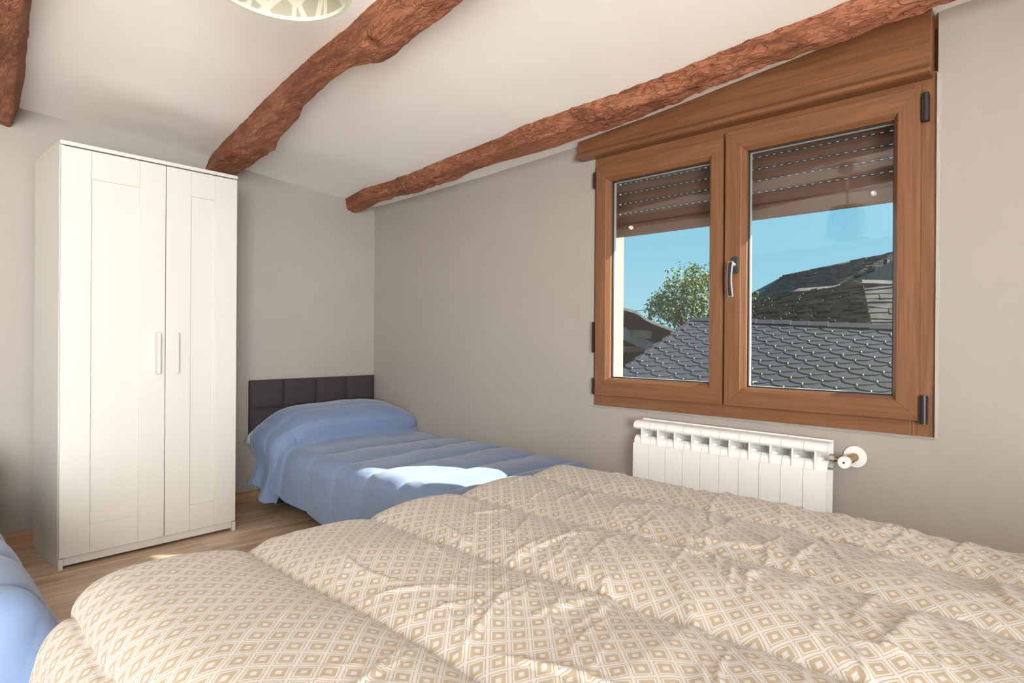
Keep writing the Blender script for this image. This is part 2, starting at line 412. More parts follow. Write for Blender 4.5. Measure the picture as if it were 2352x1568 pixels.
# ------------------------------------------------------------------ beams
def beam(name, Lp, Ap, Bp, wr, label, amp, seed, y_end, ragged=1.0, hdrop=(.10, .11), knot=None):
    """Lp/Ap/Bp: photo pixels of the ceiling contact, lower arris and far lower edge; depth from the ceiling they hang on"""
    def line(px, dz):
        P = np.array([pceil(x, y, dz) for x, y in px]); o = np.argsort(-P[:, 1]); P = P[o]
        return lambda yy: np.interp(-yy, -P[:, 1], P[:, 0]) if len(P) > 1 else None
    def ext(f, yy, ylim):
        yy = np.asarray(yy); a = f(np.maximum(yy, ylim)); s_ = (f(np.array([ylim])) - f(np.array([ylim + .8]))) / -.8
        return a + np.where(yy < ylim, (yy - ylim) * s_, 0)
    ylim = max(min(pceil(x, y, 0)[1] for x, y in Lp), y_end)
    Bp = [(x + 3, y + 7) for x, y in Bp]
    fL, fB = line(Lp, 0), line(Bp, -hdrop[1]); fA = line(Ap, -hdrop[0]) if Ap else None
    yy = np.concatenate([np.linspace(.03, -3.75, 640), np.linspace(-3.76, YF - .02, 40)]); n = len(yy)
    L = ext(fL, yy, ylim); B = ext(fB, yy, ylim); A = ext(fA, yy, ylim) if fA else L + (B - L) * .18
    B = np.maximum(B, L + .05); A = np.clip(A, L - .03, B - .02)
    zt = zc(L, yy); zr = zc(B + wr, yy)
    dep = 1 + .12 * vnoise(np.stack([yy * 1.7, 0 * yy, 0 * yy], -1), seed + 30)
    corners = [np.stack([L + .01, yy, zt + .05], -1), np.stack([L, yy, zt], -1), np.stack([A, yy, zt - hdrop[0] * dep], -1),
               np.stack([B, yy, zc(B, yy) - hdrop[1] * dep], -1), np.stack([B + wr, yy, zr], -1), np.stack([B + wr - .01, yy, zr + .05], -1)]
    cnt = [3, 14, 18, 12, 3]; sec = []
    for c0, c1, m_ in zip(corners[:-1], corners[1:], cnt):
        for t in np.linspace(0, 1, m_, endpoint=False): sec.append(c0 * (1 - t) + c1 * t)
    sec.append(corners[-1]); P = np.stack(sec, 1)
    # round the arrises
    for _ in range(2):
        Q = P.copy(); Q[:, 4:-4] = (P[:, 3:-5] + 2 * P[:, 4:-4] + P[:, 5:-3]) / 4; P = Q
    cen = (corners[1] + corners[4]) / 2; cen[:, 2] += .02
    N = P - cen[:, None, :]; N[..., 1] = 0; N /= np.linalg.norm(N, axis=-1, keepdims=True) + 1e-9
    q = P * np.array([1, .38, 1])
    rr = np.clip(.5 + 1.1 * fbm(P * np.array([2.5, 1.2, 2.5]), 2, seed + 50), 0, 1) * ragged + .12
    d = .35 * amp * fbm(P * np.array([6, 2.2, 6]), 3, seed) + rr * amp * (-np.abs(fbm(q * 24, 4, seed + 7)) * .9 + .25) + rr * amp * .5 * fbm(q * 70, 2, seed + 11)
    if knot is not None:
        kd = np.linalg.norm((P - np.array(knot)) * np.array([1, .8, 1]), axis=-1)
        d = d + .022 * np.exp(-(kd / .10) ** 2) - .035 * np.exp(-(kd / .022) ** 2)
    fade = np.ones(P.shape[1]); fade[:3] = 0; fade[-3:] = 0
    P = P + N * (d * fade[None])[..., None]
    me = grid_mesh(name, P)
    bm = bmesh.new(); bm.from_mesh(me); bmesh.ops.recalc_face_normals(bm, faces=bm.faces); bm.to_mesh(me); bm.free()
    o = link(name, me, M['beam']); return tag(o, label, 'beam', 'rough ceiling beams')
z7 = lambda L: [(450 + .3827 * x, .3827 * y) for x, y in L]; z4 = lambda L: [(1320 + .3741 * x, .3741 * y) for x, y in L]
beam('ceiling_beam', z7([(80, 945), (210, 800), (400, 610), (560, 455), (740, 290), (900, 165), (1090, 0)]),
     z7([(85, 1005), (240, 880), (390, 735), (480, 640), (650, 520), (800, 430), (900, 370), (1000, 285), (1080, 205), (1170, 100), (1240, 0)]),
     z7([(215, 1060), (370, 940), (465, 868), (490, 805), (608, 690), (640, 610), (690, 560), (800, 490), (900, 425), (1000, 380), (1120, 360), (1180, 310), (1280, 200), (1390, 150), (1450, 90), (1515, 0)]),
     .03, 'crooked red-brown beam with a knot running from above the wardrobe', .011, 3, -2.2, .75, (.115, .125), knot=tuple(pceil(450 + 1050 * .3827, 245 * .3827, -.11)))
beam('ceiling_beam', z7([(898, 1190), (1000, 1130), (1160, 1085), (1400, 985), (1560, 920), (1780, 835), (2000, 740), (2270, 645)]) + z4([(470, 490), (740, 385), (930, 300), (1180, 205), (1500, 95), (1690, 0)]), None,
     z7([(1000, 1245), (1090, 1205), (1300, 1150), (1500, 1075), (1560, 1065), (1640, 1020), (1800, 965), (2100, 885), (2270, 830)]) + z4([(230, 780), (560, 650), (900, 500), (1200, 400), (1500, 290), (1800, 190), (2190, 45)]),
     .02, 'ragged red-brown beam above the window beside the wall', .012, 21, -3.2, 1.0, (.075, .085))
beam('ceiling_beam', [(-75, 287), (-70, 150), (-90, 60), (-100, 0)], None, [(22, 283), (32, 223), (38, 155), (42, 97), (48, 68), (55, 0)],
     .03, 'rough orange-brown beam cut by the left picture edge', .010, 41, -1.1, .9, (.085, .10))

# ================================================================== WINDOW
win = empty('window_1', (0, -2.715, .70), kind='structure'); WO = (0, -2.715, .70)
def wb(name, mb, mat, parent=win, bevel=.002, off=WO, **kw):
    return mb.build(name, mat, parent, off, bevel, **kw)
fx0, fx1 = .004, .09
wb('frame_jamb', MB().box(fx0, fx1, -1.985, -2.03, .70, 1.99), M['wood_z'])
wb('frame_jamb', MB().box(fx0, fx1, -3.37, -3.445, .70, 1.99), M['wood_z'])
wb('frame_sill', MB().box(fx0, fx1, -2.03, -3.37, .70, .775), M['wood_y'])
wb('frame_head', MB().box(fx0, fx1, -2.03, -3.37, 1.90, 1.99), M['wood_y'])
def sash(y0, y1, z0, z1, gy0, gy1, gz0, gz1):
    """y0>y1 ; glazed opening gy0>gy1"""
    s_ = empty('sash', (0, (y0 + y1) / 2 - WO[1], z0 - WO[2])); s_.parent = win
    off = (0, (y0 + y1) / 2, z0); xf, xb, xg = -.018, .05, .028; ch = .016
    def member(name, a, b, c, d, mat):
        # a,b outer edge ends, c,d inner edge ends (y,z) mitred; face flat then chamfered bead down to the glass
        def mix(p, q, t): return (p[0] + (q[0] - p[0]) * t, p[1] + (q[1] - p[1]) * t)
        L = math.hypot(c[0] - b[0], c[1] - b[1]); t = 1 - ch * 1.4 / L
        i0, i1 = mix(a, d, t), mix(b, c, t)
        mb = MB()
        V = [(xb, *a), (xb, *b), (xb, *c), (xb, *d), (xf, *a), (xf, *b), (xf + .0, *i1), (xf + .0, *i0), (xg - .022, *c), (xg - .022, *d)]
        mb.add(V, [(0, 1, 2, 3), (4, 5, 6, 7), (7, 6, 8, 9), (9, 8, 2, 3), (0, 1, 5, 4), (1, 2, 8, 6, 5), (0, 3, 9, 7, 4)])
        return mb.build(name, mat, s_, off, .0012, seg=1)
    member('bottom_rail', (y0, z0), (y1, z0), (gy1, gz0), (gy0, gz0), M['wood_y'])
    member('top_rail', (y1, z1), (y0, z1), (gy0, gz1), (gy1, gz1), M['wood_y'])
    member('stile', (y0, z1), (y0, z0), (gy0, gz0), (gy0, gz1), M['wood_z'])
    member('stile', (y1, z0), (y1, z1), (gy1, gz1), (gy1, gz0), M['wood_z'])
    g = MB().box(xg, xg + .004, gy0 + .004, gy1 - .004, gz0 - .004, gz1 + .004).build('pane', M['glass'], s_, off)
    r1 = MB(); d_ = .005
    for (ya, yb, za, zb) in ((gy0, gy1, gz0, gz0 + d_), (gy0, gy1, gz1 - d_, gz1), (gy0, gy0 - d_, gz0, gz1), (gy1, gy1 + d_, gz0, gz1)):
        r1.box(xg - .006, xg, ya, yb, za, zb)
    r1.build('gasket', M['rubber'], s_, off)
    r2 = MB(); d_ = .006
    for (ya, yb, za, zb) in ((gy0, gy1, gz0, gz0 + d_), (gy0, gy1, gz1 - d_, gz1), (gy0, gy0 - d_, gz0, gz1), (gy1, gy1 + d_, gz0, gz1)):
        r2.box(xg + .0045, xg + .020, ya, yb, za, zb)
    r2.build('spacer', M['spacer'], s_, off)
    return s_
sash(-2.003, -2.676, .757, 1.918, -2.080, -2.605, .845, 1.838)
sash(-2.686, -3.398, .757, 1.938, -2.772, -3.312, .838, 1.848)
gst = MB()
for i in range(3):
    y_ = -2.794 - i * .0062; z_ = .8595
    gst.box(.0272, .0279, y_, y_ - .0048, z_ + .0034, z_ + .0056).box(.0272, .0279, y_ - .0006, y_ - .0042, z_ + .0012, z_ + .0022)
wb('glass_stamp', gst, M['plastic'], bevel=0)
# handle on the right sash
hd = empty('window_handle', (-.018, -2.733 - WO[1], 1.36 - WO[2])); hd.parent = win
rose = MB().prism([(.016 * math.cos(a) , .036 * math.sin(a)) if False else (.0165 * (1 if math.cos(a) > 0 else -1) * abs(math.cos(a)) ** .5, .037 * (1 if math.sin(a) > 0 else -1) * abs(math.sin(a)) ** .5) for a in np.linspace(0, 2 * math.pi, 24, endpoint=False)], 0, -.010, 0)
rose.build('rose', M['handle_dark'], hd, bevel=.002)
nk = MB().tube([(-.008, 0, 0), (-.03, .0, 0), (-.046, .0, -.002)], [.009, .009, .010], 16); autosmooth(nk.build('neck', M['handle_metal'], hd))
lev = MB(); prv = None
for i in range(15):
    t = i / 14; z_ = .012 - t * .150; x_ = -.050 - .012 * math.sin(t * math.pi) + .004; wv = .0105 - .002 * math.sin(t * 3)
    q = [(x_ - .005, wv, z_), (x_ - .005, -wv, z_), (x_ + .006, -wv, z_), (x_ + .006, wv, z_)]
    if prv: lev.hexa(prv, q)
    prv = q
autosmooth(lev.build('lever', M['handle_metal'], hd), 50)
ins = MB(); prv = None
for i in range(15):
    t = i / 14; z_ = .008 - t * .142; x_ = -.0505 - .012 * math.sin(t * math.pi) + .004; wv = .008 - .0015 * math.sin(t * 3)
    q = [(x_ - .0055, wv, z_), (x_ - .0055, -wv, z_), (x_ - .003, -wv, z_), (x_ - .003, wv, z_)]
    if prv: ins.hexa(prv, q)
    prv = q
ins.build('lever_inlay', M['handle_dark'], hd)
# hinges
def hinge(y, z, h, r_):
    hm = MB().tube([(-.024, y, z - h / 2), (-.024, y, z + h / 2)], r_, 14).box(-.03, .004, y - r_ * .9, y + r_ * 1.1, z - h / 2 + .004, z + h / 2 - .004)
    for dz in (-h / 6, h / 6): hm.tube([(-.024, y, z + dz - .001), (-.024, y, z + dz + .001)], r_ * 1.06, 14)
    wb('hinge', hm, M['dark_metal'], bevel=0)
hinge(-3.413, 1.862, .10, .010); hinge(-3.413, .798, .10, .011); hinge(-2.0, .80, .085, .004); hinge(-2.0, 1.85, .085, .004); hinge(-1.997, 1.05, .16, .003)
# rough plaster lip round the frame
pp = MB()
def lip(a, b, n=40, wd_=.010):
    a, b = np.array(a), np.array(b); d = (b - a) / np.linalg.norm(b - a); nrm = np.array([-d[1], d[0]])
    pr = None
    for i in range(n + 1):
        c = a + (b - a) * i / n; o_ = wd_ * (.6 + .6 * random.random())
        q0 = c - nrm * .002; q1 = c + nrm * o_
        qd = [(-.006 - .003 * random.random(), *q0), (-.003, *q1), (.004, *q1), (.004, *q0)]
        if pr: pp.hexa(pr, qd)
        pr = qd
lip((-1.985, .700), (-3.445, .700)); lip((-3.445, .70), (-3.445, 1.98))
wb('plaster_edge', pp, M['wall'], bevel=0)
# shutter box above the frame
bxm = MB().prism([(-.045, 2.005), (-.066, 1.985), (-.066, 1.972), (-.050, 1.966), (.02, 1.966), (.02, 2.235), (-.045, 2.235)], 1, -3.432, -1.908)
# the prism's polygon is (x,z); keep grain along y
wb('shutter_box', bxm, M['wood_y'], bevel=.003)
# roller shutter, rolled most of the way up, outside the glass
rs = empty('roller_shutter', (.125, -2.69, 1.57), label='brown slatted roller shutter half raised behind the window glass', cat='shutter')
RO = (.125, -2.69, 1.57)
def slat(z0, z1, slots=True):
    mb = MB(); ya, yb = -1.94, -3.43
    zb = z0 + (.0055 if slots else .0015)
    pr = [(.119, zb), (.116, zb + .006), (.114, (zb + z1) / 2), (.116, z1 - .004), (.121, z1), (.131, z1), (.133, (zb + z1) / 2), (.131, zb)]
    mb.prism(pr, 1, yb, ya)
    if slots:
        y = yb; pit = .0313
        while y < ya - .03: mb.box(.122, .127, y, y + pit * .58, z0 - .0005, zb + .001); y += pit
    mb.build('slat', M['shutter'], rs, RO)
for k in range(6): slat(1.688 + .0520 * k, 1.688 + .0520 * (k + 1))
slat(1.637, 1.688, False)
MB().prism([(.117, 1.572), (.112, 1.580), (.112, 1.628), (.119, 1.637), (.131, 1.637), (.136, 1.63), (.136, 1.572)], 1, -3.43, -1.94).build('bottom_bar', M['shutter'], rs, RO)
for y in (-2.135, -3.225):
    autosmooth(MB().tube([(.112, y, 1.612), (.104, y, 1.612), (.092, y, 1.612)], [.011, .010, .005], 16).build('stop_button', M['plastic'], rs, RO))
for y in (-1.935, -3.437):
    MB().box(.102, .145, y - .003, y + .003, .74, 2.0).build('guide_rail', M['shutter'], rs, RO)

# unseen glazed balcony door, added behind the camera to carry the fill light
w2 = empty('added_door_1', (-4.0, YF, .06), kind='structure'); o2 = (-4.0, YF, .06)
for a, b, c, d in ((wx0, wx0 + .07, wz0, wz1), (wx1 - .07, wx1, wz0, wz1), (-4.05, -3.95, wz0 + .07, wz1 - .07)): MB().box(a, b, YF - .06, YF, c, d).build('frame_jamb', M['wood_z'], w2, o2, .002)
for c, d in ((wz0, wz0 + .07), (wz1 - .07, wz1)): MB().box(wx0 + .07, wx1 - .07, YF - .06, YF, c, d).build('frame_rail', M['skirting'], w2, o2, .002)
for a, b in ((wx0 + .07, -4.05), (-3.95, wx1 - .07)): MB().box(a, b, YF - .035, YF - .031, wz0 + .07, wz1 - .07).build('pane', M['glass'], w2, o2)
# ================================================================== RADIATOR
NS, PIT = 10, .08275
rad = empty('radiator', (-.085, -2.298 - .41375, .0), label='white ten-section aluminium radiator under the wood-framed window', cat='radiator')
rad.rotation_euler = (R(.55), 0, 0)
def rad_section():
    mb = MB(); hw = PIT / 2 - .0008
    # local: x from wall -> room is negative; origin at x=-.085 in the room
    xf = -.046
    mb.prism([(xf, .09), (xf, .556), (xf + .005, .558), (xf + .005, .09)], 1, -hw, hw)
    mb.box(xf + .004, .045, -.003, .003, .10, .65)
    mb.box(-.012, .016, -.016, .016, .12, .60)
    def arc(pts, th=.004, h_=hw):
        pr = None
        for (x, z), (nx_, nz_) in pts:
            q = [(x, -h_, z), (x, h_, z), (x - nx_ * th, h_, z - nz_ * th), (x - nx_ * th, -h_, z - nz_ * th)]
            if pr: mb.hexa(pr, q)
            pr = q
    # middle louvre
    c = [((xf + .010, .556), (-1, 0)), ((xf + .011, .570), (-1, .1)), ((xf + .015, .582), (-.9, .4)), ((xf + .026, .590), (-.5, .85)), ((xf + .036, .592), (0, 1))]
    arc(c)
    # rounded top cap
    c = []
    for i in range(9):
        a = R(200 - 110 * i / 8); c.append(((-.012 + .034 * math.cos(a), .637 + .023 * math.sin(a)), (math.cos(a), math.sin(a))))
    c = [((xf + .012, .622), (-.8, -.5)), ] + c
    c += [((.02, .660), (0, 1)), ((.040, .660), (0, 1))]
    arc(c, .005)
    mb.box(.036, .042, -hw, hw, .56, .664)
    mb.box(.036, .041, -hw, hw, .10, .55)
    return mb.mesh('radiator_section', bevel=0)
rme = rad_section(); rme.materials.append(M['radiator'])
for i in range(NS):
    link('radiator_section', rme, None, rad, (0, (i - 4.5) * PIT, 0))
ye = -NS * PIT / 2   # right end (towards the camera)
autosmooth(MB().tube([(-.004, ye, .600), (-.004, ye - .018, .600)], .019, 8).build('reducer_nut', M['chrome'], rad), 20)
vb = MB().tube([(-.004, ye - .018, .600), (-.004, ye - .036, .600)], .010, 8).tube([(.006, ye - .06, .602), (-.036, ye - .06, .602)], .012, 12).tube([(-.004, ye - .032, .600), (-.004, ye - .064, .600)], .011, 12)
autosmooth(vb.build('valve_body', M['brass'], rad), 30)
kn = []
for i in range(40):
    a = 2 * math.pi * i / 40; rr = .0215 + (.0008 if i % 2 else 0); kn.append((ye - .06 + rr * math.cos(a), .602 + rr * math.sin(a)))
MB().prism(kn, 0, -.036, -.058).build('valve_knob', M['plastic'], rad, bevel=.002, seg=1)
MB().tube([(-.058, ye - .06, .602), (-.0595, ye - .06, .602)], .004, 12).build('knob_screw', M['chrome'], rad)
pz = MB()
for i in range(8): pz.tube([(.006 + i * .0095, ye - .062, .604), (.0145 + i * .0095, ye - .062, .604)], .0155 if i % 2 else .0135, 14)
pz.build('pipe_tail', M['brass'], rad)
MB().tube([(.076, ye - .064, .606), (.081, ye - .064, .606)], [.040, .036], 40).build('wall_rosette', M['plastic'], rad)
for s_ in (-.25, .25): MB().box(.035, .082, s_ - .012, s_ + .012, .53, .56).build('bracket', M['radiator'], rad)

# ================================================================== WARDROBE
WRZ = .035; WDP, WWD, WHT = .488, .78, 1.905
wr = empty('wardrobe', (-1.985, -.532, 0), WRZ, 'tall white two-door wardrobe with framed door panels', 'wardrobe')
FT = .019  # door thickness
def wbx(name, *b, bevel=.0015, parent=wr): return MB().box(*b).build(name, M['white'], parent, bevel=bevel)
wbx('side_panel', 0, .016, FT, WDP, 0, WHT - .018); wbx('side_panel', WWD - .016, WWD, FT, WDP, 0, WHT - .018)
wbx('foot', 0, .017, .001, FT, 0, .048); wbx('foot', WWD - .017, WWD, .001, FT, 0, .048)
wbx('top_panel', -.001, WWD + .001, 0, WDP, WHT - .018, WHT)
wbx('back_panel', .016, WWD - .016, WDP - .006, WDP - .001, .02, WHT - .02)
wbx('plinth', .018, WWD - .018, .010, .026, .014, .052)
wbx('bottom_panel', .016, WWD - .016, .03, WDP - .006, .052, .068)
def door(x0, x1, hinge_right):
    dz0, dz1 = .052, WHT - .024; d = empty('door', (x0, 0, dz0)); d.parent = wr
    wdt = x1 - x0; h = dz1 - dz0; sw, rl = .114, .128
    def p(name, a, b, c, e_, y0=0, y1=FT, bv=.0012): return MB().box(a, b, y0, y1, c, e_).build(name, M['white'], d, bevel=bv)
    p('stile', 0, sw, 0, h); p('stile', wdt - sw, wdt, 0, h)
    p('top_rail', sw + .0006, wdt - sw - .0006, h - rl, h); p('bottom_rail', sw + .0006, wdt - sw - .0006, 0, rl)
    p('panel', sw, wdt - sw, rl, h - rl, .0085, FT, 0)
    hx = (.048 if hinge_right else wdt - .042); hz = .957 - dz0
    hb = MB().box(hx - .0045, hx + .0045, -.030, -.022, hz - .1, hz + .1) if False else MB()
    hb.box(hx - .014, hx + .002, -.031, -.026, hz - .1, hz + .1) if hinge_right else hb.box(hx - .002, hx + .014, -.031, -.026, hz - .1, hz + .1)
    (hb.box(hx - .001, hx + .003, -.031, 0, hz - .1, hz + .1) if hinge_right else hb.box(hx - .003, hx + .001, -.031, 0, hz - .1, hz + .1))
    hb.build('handle', M['white'], d, bevel=.0012, seg=1)
door(.002, WWD / 2 + .036, False); door(WWD / 2 + .040, WWD - .002, True)

# ================================================================== HEADBOARD
hb = empty('headboard', (-.475, -.01, .39), label='charcoal upholstered headboard with square panels on the wall', cat='headboard')
HO = (-.475, -.01, .39)
MB().box(-.928, -.018, -.035, -.004, .395, .765).build('board', M['headboard'], hb, HO, .004)
for i in range(4):
    for j in range(2):
        x0, x1 = -.930 + .2285 * i, -.930 + .2285 * (i + 1); z0, z1 = .392 + .188 * j, .392 + .188 * (j + 1)
        nn = 12; u = np.linspace(0, 1, nn); U, V = np.meshgrid(u, u, indexing='ij')
        prof = lambda t: np.clip(1 - np.abs(2 * t - 1) ** 6, 0, 1) ** .5
        bul = prof(U) * prof(V)
        P = np.stack([x0 + (x1 - x0) * U, -.030 - .024 * bul, z0 + (z1 - z0) * V], -1) - np.array(HO)
        me = grid_mesh('headboard_panel', P); bm = bmesh.new(); bm.from_mesh(me); bmesh.ops.reverse_faces(bm, faces=bm.faces); bm.to_mesh(me); bm.free()
        link('headboard_panel', me, M['headboard'], hb)

# ================================================================== BEDS AND DUVETS
def bed_base(name, x0, x1, y0, y1, ztop, label, foot_pos):
    cx, cy = (x0 + x1) / 2, (y0 + y1) / 2; b = empty(name, (cx, cy, 0), label=label, cat='bed'); off = (cx, cy, 0)
    MB().box(x0, x1, y0, y1, ztop - .18, ztop).build('mattress', M['mattress'], b, off, .03, True, 3)
    MB().box(x0 + .005, x1 - .005, y0 + .005, y1 - .005, ztop - .23, ztop - .181).build('bed_base', M['bedbase'], b, off, .004)
    for lx in (x0 + .06, x1 - .06):
        for ly in (y0 + .08, y1 - .08): MB().tube([(lx, ly, 0), (lx, ly, ztop - .23)], [.022, .026], 16).build('leg', M['bedbase'], b, off)
    return b

def drape(ns, nt_, s_rng, t_rng, flat, r_, height, puff, extra=None, uvo=(0, 0), flare=.0, rtop=None):
    """cloth laid over a box: s across x, t along y (cloth coordinates equal room coordinates on the flat top).
    flat = (x0,x1,y0,y1) of the flat top; height(s,t) top height; puff(s,t) quilt thickness."""
    s = np.linspace(*s_rng, ns); t = np.linspace(*t_rng, nt_); Sg, Tg = np.meshgrid(s, t, indexing='ij')
    x0, x1, y0, y1 = flat
    a = np.where(Sg < x0, Sg - x0, np.where(Sg > x1, Sg - x1, 0)); b = np.where(Tg < y0, Tg - y0, np.where(Tg > y1, Tg - y1, 0))
    mag = np.sqrt(a * a + b * b) + 1e-9; ux, uy = a / mag, b / mag
    q = r_ * math.pi / 2
    ang = np.clip(mag, 0, q) / r_
    Hh = r_ * np.sin(ang) + np.maximum(mag - q, 0) * flare
    Vv = r_ * (1 - np.cos(ang)) + np.maximum(mag - q, 0) * math.sqrt(max(0, 1 - flare * flare))
    bx, by = np.clip(Sg, x0, x1), np.clip(Tg, y0, y1)
    P = np.stack([bx + ux * Hh, by + uy * Hh, height(bx, by) - Vv], -1)
    # normals by finite differences
    du = np.gradient(P, axis=0); dv = np.gradient(P, axis=1); N = np.cross(du, dv); N /= np.linalg.norm(N, axis=-1, keepdims=True) + 1e-12
    N *= np.sign((N * np.stack([ux * np.sin(ang), uy * np.sin(ang), np.cos(ang) + 1e-3], -1)).sum(-1, keepdims=True) + 1e-9)
    P = P + N * puff(Sg, Tg)[..., None]
    if extra is not None: P = extra(P, Sg, Tg, N)
    return P, np.stack([Sg + uvo[0], Tg + uvo[1]], -1), N
def quilt(c, seams, amp, sharp=.42):
    seams = np.asarray(seams); i = np.clip(np.searchsorted(seams, c) - 1, 0, len(seams) - 2)
    f = np.clip((c - seams[i]) / (seams[i + 1] - seams[i]), 0, 1)
    return amp * np.clip(4 * f * (1 - f), 0, 1) ** sharp
def creases(Sg, Tg, n, area, ang, length, width, amp, seed, dens=None):
    """shallow curved pleats: a ridge with one steep side"""
    rg = np.random.default_rng(seed); out = np.zeros_like(Sg); k = 0; tries = 0
    while k < n and tries < n * 20:
        tries += 1
        cs, ct = rg.uniform(area[0], area[1]), rg.uniform(area[2], area[3])
        if dens is not None and rg.random() > dens(cs, ct): continue
        k += 1
        th = rg.normal(*ang); L = rg.uniform(*length); wd_ = rg.uniform(*width); am = rg.uniform(*amp); cu = rg.normal(0, 1.2)
        dx, dy = Sg - cs, Tg - ct
        u = dx * math.cos(th) + dy * math.sin(th); v = -dx * math.sin(th) + dy * math.cos(th) - cu * u * u
        msk = np.clip(1 - (u / (L / 2)) ** 2, 0, 1)
        wl = wd_ * (.35 + .65 * msk)
        sgn = 1 if rg.random() < .5 else -1
        vv = v * sgn
        ridge = np.where(vv > 0, np.exp(-(vv / (wl * .22)) ** 2), np.exp(-(vv / wl) ** 2))
        out += am * msk * ridge
    return out

# ---- beige double bed
ZB = .548
bed_base('double_bed', -2.20, -.86, -4.40, -2.48, .53, 'low double bed hidden under the beige patterned duvet', None)
seams_b = [-3.29, -2.96, -2.63, -2.30, -1.965, -1.635, -1.305, -.985, -.655, -.33, 0.0]
def h_b(x, y): return ZB + .012 * fbm(np.stack([x * 2.2, y * 2.2, 0 * x], -1), 2, 81) - .012 * np.clip((x + 1.1) / .3, 0, 1) * 0
def p_b(s, t):
    wob = .010 * vnoise(np.stack([t * 2.5, s * .6, 0 * t], -1), 55) + .004 * vnoise(np.stack([t * 9, s * 2, 0 * t], -1), 56)
    base = quilt(s + wob, seams_b, 1.0, .40)
    amp = .040 + .006 * vnoise(np.stack([s * 2, t * 1.5, 0 * s], -1), 57)
    z = base * amp
    # slack fabric: pucker waves leaving the seams, more towards the head (nearer the camera and the window side)
    slack = np.clip((-2.6 - t) / 1.0, 0, 1) * np.clip((s + 2.3) / .7, .15, 1)
    q = np.stack([s * 5 + t * 2.0, t * 11 - s * 4, 0 * s], -1)
    rid = 1 - np.abs(fbm(q * .55, 3, 60)) * 2.0
    z = z + 0.0045 * np.clip(rid, -1, 1) * (.25 + slack) * base ** .5
    z = z + creases(s, t, 90, (-2.1, -.7, -4.2, -2.45), (.6, .6), (.10, .34), (.010, .028), (.003, .007), 5, lambda a, b: .25 + .75 * min(1, max(0, (-2.5 - b) / .7)) * min(1, max(.1, (a + 2.1) / .5)))
    z = z + creases(s, t, 190, (-2.1, -.7, -4.0, -2.42), (.42, .30), (.09, .36), (.006, .014), (.0018, .005), 15, lambda a, b: .12 + .88 * min(1, max(0, (-2.45 - b) / .6)) * min(1, max(.1, (a + 2.1) / .6)))
    z = z + creases(s, t, 130, (-2.3, -.7, -4.0, -2.4), (0.2, .9), (.03, .09), (.005, .010), (.0006, .0016), 6)
    return z
P, UV, N = drape(560, 560, (-2.78, -.40), (-4.45, -2.02), (-2.215, -.86, -9, -2.475), .105, h_b, p_b, flare=.10)
P[..., 2] = np.maximum(P[..., 2], .02)
dv = link('duvet', grid_mesh('duvet', P, UV), M['beige']); tag(dv, 'beige diamond-patterned quilted duvet on the large bed in front', 'duvet')

